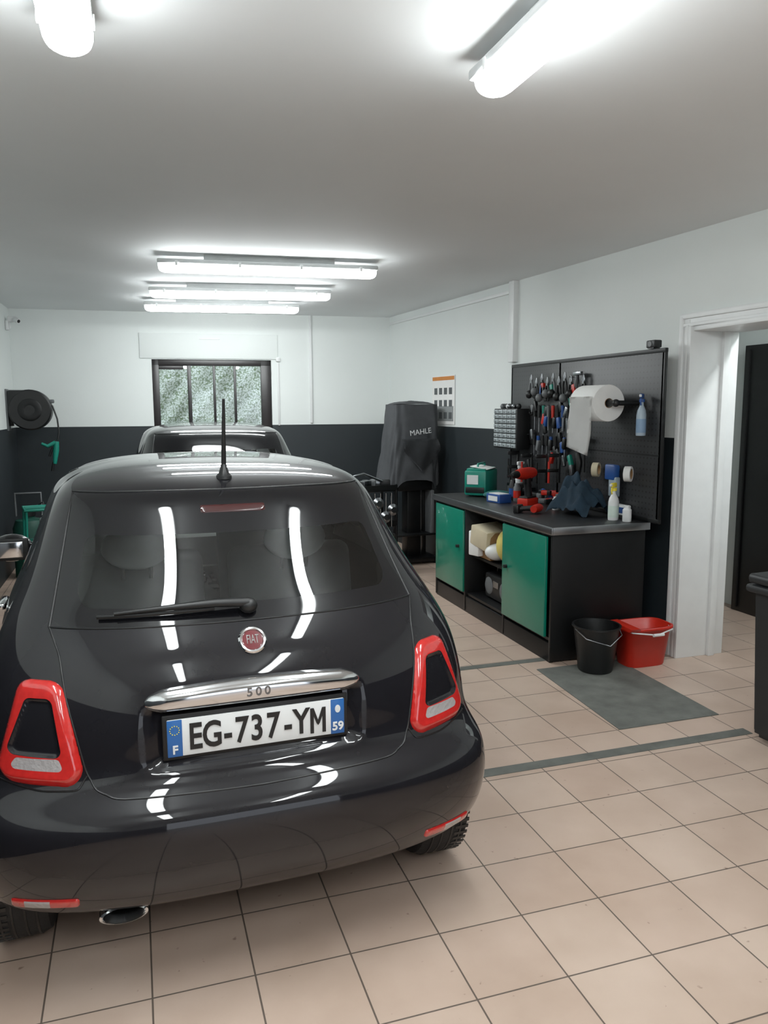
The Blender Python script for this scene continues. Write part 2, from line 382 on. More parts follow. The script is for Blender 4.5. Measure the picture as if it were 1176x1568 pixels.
def cut(bm,f,cond=None):
    vs=list(bm.verts); co=np.array([v.co for v in vs]); val=f(co)
    ok=cond(co) if cond is not None else np.ones(len(vs),bool)
    val=np.where(np.abs(val)<1e-5,1e-5,val)
    bm.verts.index_update(); new=[]
    for e in list(bm.edges):
        i,j=e.verts[0].index,e.verts[1].index
        if ok[i] and ok[j] and val[i]*val[j]<0:
            fac=val[i]/(val[i]-val[j])
            _,nv=bmesh.utils.edge_split(e,e.verts[0],float(fac)); new.append(nv)
    bmesh.ops.connect_verts(bm,verts=new)
GLO=[(-.465,1.383),(.465,1.383),(.525,1.105),(-.525,1.105)]; GLOr=.038
GLI=[(-.425,1.262),(.425,1.262),(.445,1.15),(-.445,1.15)]; GLIr=.04
SW1=[(1.32,1.06),(2.38,1.06),(2.0,1.32),(1.32,1.33)]
SW2=[(.92,1.13),(1.20,1.08),(1.20,1.32),(1.08,1.31)]
WS=[(-.55,1.09),(.55,1.09),(.49,1.33),(-.49,1.33)]
def make_car(name,loc,rz,scale=None,antenna=True,hero=True):
    root=empty(name,loc,rz,scale)
    PAINT=mat('car_black_paint',(.0055,.0052,.007),.5,metal=.0,coat=1,var=.05,spec=.06) if hero else mat('car_anthracite_paint',(.010,.011,.012),.4,metal=0,coat=1,spec=.1)
    PAINT.node_tree.nodes['Principled BSDF'].inputs['Coat IOR'].default_value=1.42
    BG=mat('black_glass_border',(.005,.005,.006),.05,coat=.0,spec=.45)
    GL=glassmat('car_glass',(.90,.94,.92))
    bm=bmesh.new(); nR,nS,nF=(52,40,24) if hero else (26,30,16)
    tab=TAB[::1 if hero else 2]
    rings=[]
    for z,yr,yf,w,L,q in tab:
        wc=w*WC; Lf=min(.75,(yf-yr)*.35); pts=[]
        for i in range(nR):
            p=(PI/2)*i/nR; x=wc*math.sin(p)**(2/q); t=L*(1-math.cos(p)**(2/q))
            pts.append((x,yr+t+float(recess(x,z))))
        ys,ye=yr+L,yf-Lf
        if ye<ys: ye=ys+.001
        for i in range(nS):
            s=i/nS; b=float(sstep(min(1,s/.4))*sstep(min(1,(1-s)/.4))); pts.append((wc+(w-wc)*b,ys+(ye-ys)*s))
        for i in range(nF):
            p=(PI/2)*i/nF; pts.append((wc*math.cos(p)**(2/2.4),ye+(yf-ye)*math.sin(p)**(2/2.4)))
        full=pts+[(0,yf)]+[(-x,y) for x,y in pts[:0:-1]]
        rings.append([bm.verts.new((x,y,z)) for x,y in full])
    n=len(rings[0])
    for A,B in zip(rings,rings[1:]):
        for k in range(n): bm.faces.new((A[k],A[(k+1)%n],B[(k+1)%n],B[k]))
    bm.faces.new(rings[-1]); bot=bm.faces.new(rings[0][::-1])
    rearc=lambda c:(c[:,1]<1.0)&(np.abs(c[:,0])<.62)
    fgo=lambda c:sdpoly(c[:,0],c[:,2],GLO,GLOr); fgi=lambda c:sdpoly(c[:,0],c[:,2],GLI,GLIr)
    fs1=lambda c:sdpoly(c[:,1],c[:,2],SW1,.03); fs2=lambda c:sdpoly(c[:,1],c[:,2],SW2,.03)
    fws=lambda c:sdpoly(c[:,0],c[:,2],WS,.04)
    fa1=lambda c:np.hypot(c[:,1]-.60,c[:,2]-.29)-.335; fa2=lambda c:np.hypot(c[:,1]-2.88,c[:,2]-.29)-.335
    side=lambda c:(np.abs(c[:,0])>.46)&(c[:,1]>.5); fr=lambda c:c[:,1]>1.7; lo=lambda c:np.abs(c[:,0])>.45
    cut(bm,fgo,rearc); cut(bm,fgi,rearc); cut(bm,fs1,side); cut(bm,fs2,side); cut(bm,fws,fr); cut(bm,fa1,lo); cut(bm,fa2,lo)
    fs=list(bm.faces); C=np.array([f.calc_center_median() for f in fs])
    go=(fgo(C)<0)&rearc(C); gi=(fgi(C)<0)&rearc(C); s1=((fs1(C)<0)|(fs2(C)<0))&side(C); w1=(fws(C)<0)&fr(C); ar=((fa1(C)<0)|(fa2(C)<0))&lo(C)
    dele=[]
    for k,f in enumerate(fs):
        f.smooth=True; f.material_index=0
        if f is bot: f.material_index=3; f.smooth=False; continue
        if gi[k] or s1[k] or w1[k]: f.material_index=2
        elif go[k]: f.material_index=1
        if ar[k]: dele.append(f)
        elif C[k][2]<.245: f.material_index=3
    bmesh.ops.delete(bm,geom=dele,context='FACES')
    bmesh.ops.recalc_face_normals(bm,faces=bm.faces)
    me=bpy.data.meshes.new('body'); bm.to_mesh(me); bm.free()
    for m in (PAINT,BG,GL,BLK): me.materials.append(m)
    o=bpy.data.objects.new('body',me); bpy.context.collection.objects.link(o); o.parent=root
    for wy in (.60,2.88):
        for sx in (-1,1):
            mb=MB(); M=T(sx*.70,wy,.29)@RY(PI/2*sx)
            mb.lathe([(.19,-.085),(.25,-.092),(.278,-.08),(.288,-.055),(.29,0),(.288,.055),(.278,.08),(.25,.092),(.195,.088)],RUB,M,48)
            mb.lathe([(.195,.088),(.19,.07),(.17,.03),(.17,-.085),(.19,-.085)],BLK,M,40)
            mb.lathe([(0,.075),(.05,.075),(.055,.05),(0,.05)],ALU,M,24)
            for q in range(10):
                an=2*PI*q/10; mb.box((0,0,0),(.02,.14,.02),ALU,.004,rot=(M@RZ(an)@T(0,.11,.055)))
            mb.lathe([(.165,.06),(.195,.085),(.195,.07),(.165,.045)],ALU,M,40)
            if hero:
                for gz in (-.05,-.018,.018,.05): mb.lathe([(.2885,gz-.004),(.2912,gz-.003),(.2912,gz+.003),(.2885,gz+.004)],BLK,M,48)
                for q in range(60):
                    an=2*PI*q/60
                    mb.box((0,0,0),(.004,.014,.05),BLK,0,rot=(M@RZ(an)@T(.289,0,.055)))
            mb.done('wheel',parent=root)
        mb=MB()
        for sx in (-1,1):
            def lin(u,v):
                an=PI*(-.07+1.14*u); y=wy+.336*math.cos(an); z=max(.23,.29+.336*math.sin(an)); xo=side_x(y,max(z,.24))-.012
                return (sx*(.45+(xo-.45)*v),y,z)
            mb.grid(lin,30,3,BLK)
            mb.grid(lambda u,v:(sx*.455,wy+.336*math.cos(PI*(-.07+1.14*u))*v,max(.23,.29+.336*math.sin(PI*(-.07+1.14*u))*v)),30,2,BLK)
        mb.done('wheel_arch_liner',parent=root)
    mb=MB()
    def line(pts,r=.0028,m=BLK,n=10):
        P=[]
        for a,b in zip(pts,pts[1:]):
            for k in range(n): P.append((a[0]+(b[0]-a[0])*k/n,a[1]+(b[1]-a[1])*k/n))
        P.append(pts[-1])
        P=np.array(P)
        for _ in range(4): P[1:-1]=(P[:-2]+2*P[1:-1]+P[2:])/4
        mb.tube([rp3(x,z,.0003) for x,z in P],r,m,6)
    for s in (-1,1):
        line([(s*.566,1.062),(s*.537,1.0),(s*.524,.90),(s*.500,.80),(s*.478,.70),(s*.455,.655),(s*.40,.632),(0,.625)])
        line([(s*.566,1.062),(s*.50,1.415)],.004)
        line([(s*.476,.69),(s*.50,.655),(s*.60,.655),(s*.72,.675)])
    line([(-.50,1.420),(-.25,1.426),(.25,1.426),(.50,1.420)],.004)
    line([(-.566,1.062),(-.3,1.064),(.3,1.064),(.566,1.062)],.003)
    mb.done('panel_gaps',parent=root)
    def patch(poly,r,h,matf,cuts=(),sgn=1,nx=46,nz=60,edge=.012,mb=None,dip=None):
        P=np.array(poly); x0,x1=P[:,0].min()-r-.004,P[:,0].max()+r+.004; z0,z1=P[:,1].min()-r-.004,P[:,1].max()+r+.004
        tb=bmesh.new(); g=[[tb.verts.new((x0+(x1-x0)*i/nx,z0+(z1-z0)*j/nz,0)) for j in range(nz+1)] for i in range(nx+1)]
        for i in range(nx):
            for j in range(nz): tb.faces.new((g[i][j],g[i+1][j],g[i+1][j+1],g[i][j+1]))
        F=lambda c:sdpoly(c[:,0],c[:,1],poly,r)
        cut(tb,F)
        for q,qr in cuts: cut(tb,lambda c:sdpoly(c[:,0],c[:,1],q,qr))
        C=np.array([f.calc_center_median() for f in tb.faces]); d=F(C); fl=list(tb.faces)
        for k,f in enumerate(fl): f.material_index=mb.mi(matf(float(C[k][0]),float(C[k][1]),float(d[k])))
        bmesh.ops.delete(tb,geom=[f for k,f in enumerate(fl) if d[k]>0],context='FACES')
        V=list(tb.verts); co=np.array([v.co for v in V]); dv=F(co)
        for k,v in enumerate(V):
            x,z=float(co[k][0]),float(co[k][1]); off=-.003+(h+.003)*float(np.sqrt(np.clip(-dv[k]/edge,0,1)))
            if dip: off+=dip(x,z,float(dv[k]))
            p=rp3(x,z,off,False); p.x*=sgn; v.co=p
        bmesh.ops.recalc_face_normals(tb,faces=tb.faces); mb.merge(tb,None,None,50,keep=True)
    TR=mat('tail_lamp_red',(.46,.014,.012),.12,coat=1,var=.12,nscale=60,emis=(.6,.01,.005),estr=.03); TW=mat('clear_lamp','#A09C9C',.15,coat=1,bump=.8,bscale=90)
    TD=mat('dark_red_lens',(.035,.006,.006),.15,coat=.6)
    LP=[(.568,.894),(.612,.894),(.664,.716),(.532,.710)]; LR=.046
    IN=[(.570,.874),(.608,.874),(.652,.766),(.554,.761)]; IR=.019
    ST=[(.545,.716),(.652,.720),(.645,.730),(.549,.729)]; SR=.011
    for s in (-1,1):
        mb=MB()
        def mf(x,z,d):
            if float(sdpoly(np.array([x]),np.array([z]),IN,IR)[0])<0: return PAINT
            if float(sdpoly(np.array([x]),np.array([z]),ST,SR)[0])<0: return TW
            return TR
        patch(LP,LR,.018,mf,((IN,IR),(ST,SR)),s,mb=mb,edge=.018,dip=lambda x,z,d:-.010*float(sstep(-float(sdpoly(np.array([x]),np.array([z]),IN,IR)[0])/.010)))
        mb.done('tail_light',parent=root)
        mb=MB()
        patch([(.52,.345),(.52,.362),(.68,.362),(.68,.345)],.010,.007,lambda x,z,d:(TR if (x<.585 or x>.65 or d>-.004) else TW),(),s,nx=40,nz=12,edge=.006,mb=mb)
        mb.done('bumper_reflector',parent=root)
    if hero:
        mb=MB()
        patch([(-.10,1.366),(.10,1.366),(.10,1.378),(-.10,1.378)],.007,.004,lambda x,z,d:TD,(),1,nx=30,nz=8,edge=.005,mb=mb); mb.done('brake_light',parent=root)
        mb=MB()
        def hb(u,v):
            x=-.315+.63*u; e=min(1,max(0,(.315-abs(x))/.05))**.5; hh=.035*(.35+.65*e)+.003*math.cos(x*8)
            zc=.872+.012*(1-(x/.315)**2); a=PI*v; yb=float(rear_y(x,.875,False))
            if v<=0 or v>=1: return (x,yb+.015,zc+hh*(1 if v<=0 else -1))
            return (x,yb+.012-.036*(.5+.5*e)*math.sin(a)**.7,zc+hh*math.cos(a))
        mb.grid(hb,60,16,CHR)
        yh=float(rear_y(0,.875,False))
        for k,ch in enumerate('500'): mb.text(ch,.036,T(-.026+.026*k,yh-.0235,.884)@RX(PI/2),mat('grey_chrome','#77797B',.25,metal=1),.002,off=.0006)
        mb.done('tailgate_handle',parent=root)
        mb=MB(); py=float(rear_y(0,.775))-.016; PW=mat('plate_white','#E2E4E4',.35,var=.01); PB=mat('plate_blue','#1F5A9E',.35); PK=mat('plate_black','#0A0A0A',.5)
        mb.box((0,py+.008,.770),(.545,.008,.135),BLK,.006); mb.box((0,py,.770),(.52,.008,.11),PW,.004)
        mb.box((-.239,py-.003,.770),(.042,.006,.108),PB,.002); mb.box((.239,py-.003,.770),(.042,.006,.108),PB,.002)
        xs=-.182
        for ch in 'EG-737-Y':
            mb.text(ch,.108,T(xs,py-.006,.767)@RX(PI/2)@Matrix.Diagonal((.74,1.0,1,1)),PK,.001,off=.0022)
            xs+={'-':.040}.get(ch,.0475)-(.003 if ch in 'G7' else 0)
        for sx in (-1,1):
            mb.box((xs+.004+sx*.0185,py-.006,.767),(.0105,.002,.078),PK)
            mb.prism([(xs+.004+sx*.0225,py-.005,.806),(xs+.004+sx*.013,py-.005,.806),(xs+.004-sx*.001,py-.005,.765),(xs+.004,py-.005,.752),(xs+.004+sx*.005,py-.005,.758)],(0,-.0022,0),PK)
        mb.text('F',.034,T(-.239,py-.008,.737)@RX(PI/2),WHP,.001,off=.001); mb.text('59',.036,T(.239,py-.008,.740)@RX(PI/2),WHP,.001,off=.001)
        for q in range(12): mb.sph((-.239+.013*math.cos(q*PI/6),py-.007,.795+.013*math.sin(q*PI/6)),.0018,YEL,u=6,v=4)
        mb.lathe([(0,.001),(.012,.001),(.012,-.001),(0,-.001)],WHP,T(.239,py-.007,.795)@RX(PI/2)@Matrix.Diagonal((.7,1,1,1)),16)
        mb.done('licence_plate',parent=root)
        mb=MB(); n=rear_n(0,1.015); P=rp3(0,1.012,0); M=Matrix.Translation(P)@n.to_track_quat('Z','Y').to_matrix().to_4x4()
        mb.lathe([(.0,.004),(.030,.004),(.033,.009),(.038,.010),(.042,.006),(.043,-.004)],CHR,M,40)
        mb.lathe([(0,.0065),(.029,.0055),(.031,.003)],mat('badge_red','#5E0F1A',.2,coat=1),M,36)
        M2=Matrix.Translation(P+n*.0075)@RX(PI/2-math.asin(max(-1,min(1,n.z))))
        mb.text('FIAT',.026,M2@Matrix.Diagonal((.72,1.5,1,1)),CHR,.001,off=.0)
        mb.done('badge',parent=root)
        mb=MB(); mb.sph(rp3(0,1.092,.02),(.028,.022,.024),BLK)
        A=[rp3(0,1.096,.03),rp3(-.1,1.098,.035),rp3(-.22,1.095,.032),rp3(-.38,1.088,.022)]
        mb.tube(A,[.016,.013,.009,.006],BLK,8); mb.tube([rp3(-.43+.33*k/10,1.085+.010*k/10,.012) for k in range(11)],.006,BLK,6)
        mb.done('rear_wiper',parent=root)
        mb=MB(); M=T(-.40,.17,.232)@RX(-PI/2)@Matrix.Diagonal((1.9,.75,1,1)); mb.lathe([(.036,.25),(.036,0),(.032,-.003),(.03,.0),(.03,.22)],CHR,M,28); mb.lathe([(0,.2),(.03,.2)],BLK,M,20)
        mb.cyl((-.38,.40,.24),(-.2,1.2,.25),.07,STEEL)
        mb.done('exhaust',parent=root)
    if antenna:
        mb=MB(); yy=.70; zb=float(np.interp(yy,TAB[:,1],TAB[:,0]))
        mb.lathe([(.034,-.006),(.033,.004),(.024,.012),(.016,.03),(.010,.045),(.0,.05)],BLK,T(0,yy,zb)@Matrix.Diagonal((.8,1.2,1,1)),24)
        mb.tube([(0,yy+.0,zb+.03),(0,yy-.02,zb+.13),(0,yy-.05,zb+.27)],[.009,.0075,.005],BLK,10)
        mb.done('antenna',parent=root)
    for s in (-1,1):
        mb=MB(); mb.sph((s*.87,2.22,1.0),(.10,.075,.07),PAINT); mb.box((s*.87,2.155,1.0),(.17,.012,.11),BLK,.03,seg=4); mb.box((s*.875,2.147,1.0),(.13,.006,.08),CHR,.02,seg=4)
        mb.tube([(s*.72,2.28,.97),(s*.80,2.25,.965),(s*.86,2.22,.97)],.022,BLK,10); mb.done('door_mirror',parent=root)
        mb=MB(); mb.box((s*.805,1.30,.93),(.03,.15,.028),CHR,.01); mb.done('door_handle',parent=root)
    SE=mat('seat_fabric','#4E4F52',.85,var=.15); SL=mat('headrest_fabric','#C4C6C6',.8); IG=mat('interior_plastic','#2C2E30',.7)
    mb=MB()
    for s in (-1,1):
        mb.box((s*.30,1.02,.96),(.5,.14,.38),SE,.05,rot=RX(-.2),seg=4)
        mb.sph((s*.30,.93,1.185),(.125,.05,.085),SL); mb.cyl((s*.30-.05,.96,1.06),(s*.30-.05,.94,1.18),.007,STEEL); mb.cyl((s*.30+.05,.96,1.06),(s*.30+.05,.94,1.18),.007,STEEL)
        mb.box((s*.34,1.75,.88),(.48,.14,.60),SE,.06,rot=RX(-.25),seg=4); mb.sph((s*.34,1.66,1.24),(.13,.055,.10),SE)
    mb.box((0,.62,.93),(1.1,.5,.03),IG,.01); mb.box((0,1.5,.45),(1.35,2.4,.05),IG); mb.box((0,2.35,.93),(1.3,.4,.2),IG,.08)
    mb.sph((0,2.02,1.34),(.11,.02,.035),IG)
    mb.tube([(-.34+.18*math.cos(k*PI/12),2.12-.05*math.sin(k*PI/12),1.02+.17*math.sin(k*PI/12)) for k in range(24)],.014,BLK,8,closed=True)
    mb.done('interior',parent=root)
    return root
make_car('hatchback_car',(.312,2.06,0),math.radians(1.5))
make_car('hatchback_car.001',(.66,5.88,0),math.radians(0.3),scale=(1.0,.98,1.045),antenna=False,hero=False)
# ------------------------------------------------------------------ workbench
BX0,BX1,BY0,BY1=2.56,3.27,4.40,6.46
mb=MB()
RT=mat('black_rubber_top','#1B1C1D',.4)
mb.box(((BX0+BX1)/2,(BY0+BY1)/2,.895),(BX1-BX0+.03,BY1-BY0+.04,.03),RT,.002)
mb.box((BX0-.018,(BY0+BY1)/2,.893),(.012,BY1-BY0+.06,.05),ALU,.003); mb.box(((BX0+BX1)/2,BY0-.024,.893),(BX1-BX0+.03,.012,.05),ALU,.003)
mb.box(((BX0+BX1)/2,(BY0+BY1)/2,.912),(BX1-BX0+.02,BY1-BY0+.03,.012),RT,.002)
mb.box(((BX0+BX1)/2,BY0+.012,.44),(BX1-BX0,.024,.86),BLKM,.003)
mb.box(((BX0+BX1)/2,BY1-.012,.44),(BX1-BX0,.024,.86),BLKM,.003)
mb.box(((BX0+BX1)/2,5.10,.44),(BX1-BX0,.02,.86),BLKM,.002); mb.box(((BX0+BX1)/2,5.81,.44),(BX1-BX0,.02,.86),BLKM,.002)
mb.box((BX1-.01,(BY0+BY1)/2,.44),(.02,BY1-BY0-.05,.86),BLKM)
mb.box(((BX0+BX1)/2+.01,(BY0+BY1)/2,.15),(BX1-BX0-.02,BY1-BY0-.05,.02),BLKM); mb.box((BX0+.02,(BY0+BY1)/2,.065),(.03,BY1-BY0-.03,.13),BLKM,.002)
mb.box(((BX0+BX1)/2+.03,5.455,.47),(BX1-BX0-.08,.69,.02),BLKM); mb.box((BX0+.02,(BY0+BY1)/2,.865),(.03,BY1-BY0-.03,.03),BLKM)
for y0,y1,hy in ((4.465,5.095,5.02),(5.815,6.42,5.90)):
    mb.box((BX0-.004,(y0+y1)/2,.505),(.022,y1-y0,.68),GREEN,.004); mb.cyl((BX0-.015,hy,.54),(BX0-.04,hy,.54),.013,BLK)
mb.done('workbench')
mb=MB()
mb.box((2.78,5.62,.595),(.30,.30,.22),CARD,.004); mb.box((2.70,5.60,.66),(.26,.22,.16),CREAM,.01,rot=RX(.2)@RZ(.2)); mb.box((2.66,5.68,.60),(.2,.12,.2),PAPER,.01,rot=.3)
mb.sph((2.72,5.30,.63),(.11,.12,.14),mat('yellow_sponge_cloth','#CDBB63',.9,bump=.5)); mb.sph((2.70,5.45,.56),(.12,.09,.07),WHP)
mb.done('storage_items')
mb=MB()
mb.box((2.76,5.42,.27),(.2,.42,.20),BLK,.02)
for y in (5.29,5.55): mb.lathe([(0,.006),(.06,.006),(.07,0)],GREYP,T(2.66,y,.27)@RY(-PI/2),24)
mb.box((2.658,5.42,.30),(.006,.09,.05),STEEL); mb.tube([(2.76,5.24,.36),(2.76,5.26,.42),(2.76,5.58,.42),(2.76,5.60,.36)],.008,ALU,8); mb.done('portable_radio')
PL=(-.075,-.06,0)
PEG=peg_mat(); mb=MB()
mb.box((3.347,5.395,1.49),(.016,2.12,1.12),PEG,.002)
for y in (4.34,5.62,6.45): mb.box((3.350,y,1.49),(.022,.03,1.13),BLKM,.003)
mb.box((3.350,5.395,2.05),(.024,2.14,.03),BLKM,.003); mb.box((3.349,5.395,1.37),(.022,2.1,.012),BLKM)
mb.box((3.350,5.395,.935),(.024,2.14,.03),BLKM,.003)
mb.done('tool_pegboard',PL)
XP=3.330
mb=MB()
def driver(y,z,col,L=.22,x=XP-.03):
    mb.cyl((x,y,z),(x,y,z-.10*L/.22),.014,col,.011,12); mb.cyl((x,y,z-.10*L/.22),(x,y,z-L),.0035,STEEL,seg=8); mb.cyl((x,y,z),(x,y,z+.006),.010,BLK,seg=10)
def pliers(y,z,col,x=XP-.03):
    for s in (-1,1):
        mb.tube([(x,y+s*.006,z+.01),(x,y+s*.022,z-.03),(x,y+s*.03,z-.08),(x,y+s*.02,z-.13)],[.007,.010,.010,.008],col,8)
        mb.tube([(x,y+s*.004,z+.0),(x,y+s*.012,z+.025),(x,y+s*.003,z+.06)],[.008,.008,.003],STEEL,6)
    mb.cyl((x-.008,y,z),(x+.008,y,z),.010,STEEL,seg=12)
def wrench(y,z,L=.2,x=XP-.02):
    mb.box((x,y,z-L/2),(.005,.014,L),STEEL,.001); mb.lathe([(.011,-.004),(.018,-.004),(.018,.004),(.011,.004),(.011,-.004)],STEEL,T(x,y,z)@RY(PI/2),14)
    mb.tube([(x,y-.014,z-L-.022),(x,y-.014,z-L-.004),(x,y,z-L+.008),(x,y+.014,z-L-.004),(x,y+.014,z-L-.022)],.005,STEEL,6)
def hammer(y,z,x=XP-.04):
    mb.cyl((x,y,z),(x,y,z-.25),.011,BLK,seg=10); mb.box((x,y,z+.01),(.025,.11,.028),STEEL,.004)
def clamp(y,z,x=XP-.05,c=BLKM):
    mb.box((x,y,z-.1),(.02,.02,.24),BLK,.004); mb.box((x-.05,y,z),(.10,.02,.03),BLK,.006); mb.box((x-.05,y,z-.12),(.10,.02,.03),BLK,.006); mb.cyl((x-.09,y,z-.05),(x-.09,y,z-.22),.009,c,seg=10)
cols=[BLK,GREYP,BLUE,BLK,RED,BLK,TEAL,BLKM]
for k in range(10): pliers(6.02-.09*k,1.90-.03*(k%2),BLK if k%4 else GREYP)
for k in range(9): driver(5.95-.075*k,1.70,cols[(k*3)%8],.2+.02*(k%3))
for k in range(8): wrench(5.50-.045*k,1.62,.16+.012*k)
for k in range(8): driver(5.95-.07*k,1.45,BLUE if k%3==1 else BLK,.17)
hammer(5.28,1.93); hammer(5.16,1.45); clamp(6.2,1.29); clamp(5.95,1.28,c=RED); clamp(5.7,1.29); clamp(5.5,1.31,c=RED)
for k in range(9):
    mb.sph((XP-.05,6.02-.09*k+random.uniform(-.02,.02),1.80+random.uniform(-.05,.04)),(.03,.03,.035),random.choice([BLK,BLKM,GREYP]))
for k in range(34):
    y=5.30+random.random()*.74; z=1.14+random.random()*.72
    mb.box((XP-.03,y,z),(.03,.04,.09),random.choice([BLK,BLKM,BLK,GREYP,STEEL,BLUE,RED,TEAL,BLK]),.008,rot=RX(random.uniform(-.5,.5)))
mb.tube([(XP-.045,5.24,1.34),(XP-.045,5.21,1.27),(XP-.04,5.23,1.15)],[.02,.025,.01],BLK,8)
for k in range(20):
    y=5.10+random.random()*.95; z=1.1+random.random()*.85; mb.cyl((XP+.004,y,z),(XP-.045,y,z),.003,STEEL,seg=6)
mb.done('hand_tools',PL)
for y,z,c in ((4.97,1.235,CREAM),(4.58,1.235,PAPER)):
    mb=MB(); Mt=T(XP-.055,y,z)@RZ(.7)@RX(PI/2); mb.lathe([(.036,-.022),(.052,-.022),(.052,.022),(.036,.022),(.036,-.022)],c,Mt,30); mb.lathe([(.034,-.021),(.0362,-.021),(.0362,.021),(.034,.021),(.034,-.021)],CARD,Mt,30); mb.done('tape_roll',PL)
mb=MB(); mb.box((XP-.04,4.79,1.23),(.05,.12,.11),BLUE,.012); mb.box((XP-.04,4.76,1.13),(.04,.09,.14),mat('clear_bag','#8E9BA3',.3),.01); mb.done('tool_holder',PL)
mb=MB(); M=T(3.15,4.65,1.715)@RX(-PI/2)
mb.lathe([(.032,0),(.122,0),(.125,.004),(.125,.296),(.122,.30),(.032,.30),(.032,0)],PAPER,M,48)
mb.lathe([(.030,-.002),(.033,-.002),(.033,.302),(.030,.302)],CARD,M,30)
mb.cyl((3.15,4.56,1.715),(3.15,5.0,1.715),.02,BLK); mb.tube([(3.15,4.57,1.715),(3.24,4.57,1.715),(3.325,4.57,1.715)],.018,BLK,10)
mb.sph((3.15,4.57,1.715),.026,BLK)
def sheet(u,v):
    y=4.655+.29*u; s=v*.40
    return (3.15-.128-.005*math.sin(s*20+u*3)-.02*v*v,y,1.76-s*(1-.12*u))
mb.grid(sheet,8,16,PAPER,thick=.001); mb.done('paper_towel_roll',PL)
def spray(name,loc,rz,body,trig,h=.2,r=.04,liq=None):
    mb=MB(); mb.lathe([(0,0),(r*.95,0),(r,.008),(r,h*.62),(r*.85,h*.75),(r*.4,h*.9),(r*.35,h),(0,h)],body,Matrix.Diagonal((1,.75,1,1)),28)
    if liq: mb.lathe([(r*1.01,.02),(r*1.01,h*.5)],liq,Matrix.Diagonal((1,.76,1,1)),28)
    mb.cyl((0,0,h),(0,0,h+.02),r*.42,trig); mb.box((.008,0,h+.04),(.075,.02,.032),trig,.008); mb.box((.05,0,h+.042),(.018,.016,.018),WHP,.004)
    mb.tube([(.03,0,h+.03),(.04,0,h+.005),(.03,0,h-.02)],.005,trig,6); mb.done(name,loc,rz)
spray('spray_bottle',(3.20,4.40,1.50),-2.4,mat('frosted_bottle','#9FB0BE',.3),BLUE,.22,.042,mat('blue_label','#7A96B4',.4))
spray('spray_bottle',(3.12,4.56,.918),-2.6,WHP,YEL,.20,.045,mat('green_label','#C8D8CE',.4))
mb=MB(); mb.lathe([(0,0),(.028,0),(.03,.004),(.03,.08),(.015,.095),(.015,.11),(0,.11)],WHP,None,24); mb.done('white_bottle',(3.16,4.46,.918))
mb=MB(); mb.box((0,0,.06),(.05,.13,.07),WHP,.006); mb.box((-.026,0,.06),(.003,.10,.04),BLUE); mb.box((0,0,.012),(.055,.15,.024),BLK,.004); mb.done('glove_box',(3.22,4.60,.918))
mb=MB(); mb.box((3.262,6.30,1.50),(.12,.44,.35),BLK,.004)
DR=mat('clear_drawer','#9AA3A6',.25,coat=.5)
for i in range(5):
    for j in range(8):
        mb.box((3.198,6.30-.17+.085*i,1.355+.042*j),(.014,.076,.034),DR,.004); mb.box((3.188,6.30-.17+.085*i,1.352+.042*j),(.01,.02,.006),GREYP,.002)
for k in range(12): mb.sph((3.25+random.uniform(-.03,.03),6.12+.032*k,1.695),(.022,.02,.025),random.choice([BLK,GREYP,WHP,STEEL]))
mb.done('parts_organizer',PL)
mb=MB(); mb.box((0,0,.03),(.06,.09,.05),BLK,.008); mb.lathe([(0,.004),(.018,.004),(.02,0)],GREYP,T(-.031,0,.03)@RY(-PI/2),20); mb.box((0,0,.004),(.05,.06,.008),BLKM); mb.done('mini_speaker',(3.275,4.40,2.067))
mb=MB(); mb.box((0,0,.12),(.20,.34,.22),TEAL,.02); mb.box((0,0,.235),(.17,.30,.02),TEAL,.008); mb.tube([(0,-.10,.24),(0,-.09,.28),(0,.09,.28),(0,.10,.24)],.010,TEAL,8)
mb.box((-.02,-.172,.15),(.10,.004,.08),WHP); mb.box((.02,-.01,.25),(.16,.24,.006),PAPER,.001,rot=RY(.15)); mb.box((.0,-.172,.06),(.17,.006,.05),BLK,.004)
for s in (-1,1): mb.box((-.102,s*.10,.19),(.01,.035,.06),BLK,.004)
mb.done('tool_case',(2.90,6.24,.918),-.75)
mb=MB(); mb.sph((0,0,.035),(.13,.08,.035),mat('teal_cloth','#1C5A58',.9,bump=.4)); mb.sph((.05,.03,.03),(.09,.07,.03),MATS['teal_cloth']); mb.done('cleaning_rag',(2.92,5.95,.918))
mb=MB(); mb.box((0,0,.06),(.14,.20,.12),BLK,.008); mb.box((-.072,0,.06),(.003,.16,.07),GREYP); mb.done('black_storage_box',(3.15,6.0,.918))
spray('cleaner_bottle',(3.15,6.0,1.039),.4,WHP,WHP,.13,.04)
mb=MB(); mb.box((0,0,.035),(.12,.18,.07),BLUE,.006); mb.box((-.0,0,.072),(.10,.14,.006),WHP,.002); mb.box((-.062,0,.035),(.003,.12,.04),WHP); mb.done('blue_product_box',(2.82,5.72,.918),.2)
for x,y,c,h in ((2.985,5.80,BLK,.17),(2.985,5.72,GREYP,.15),(3.02,5.15,WHP,.10)):
    mb=MB(); mb.lathe([(0,0),(.028,0),(.03,.004),(.03,h*.78),(.022,h*.86),(.022,h*.97),(.019,h),(0,h)],c,None,24); mb.lathe([(.0305,h*.2),(.0305,h*.6)],random.choice([RED,BLUE]),None,24); mb.done('spray_can',(x,y,.918))
mb=MB()
mb.tube([(-.11,0,.20),(-.06,0,.20),(.02,0,.20),(.07,0,.20)],[.030,.036,.036,.026],RED,16); mb.tube([(.07,0,.20),(.10,0,.20),(.13,0,.20)],[.022,.022,.012],BLK,14); mb.cyl((.13,0,.20),(.19,0,.20),.004,STEEL,seg=8)
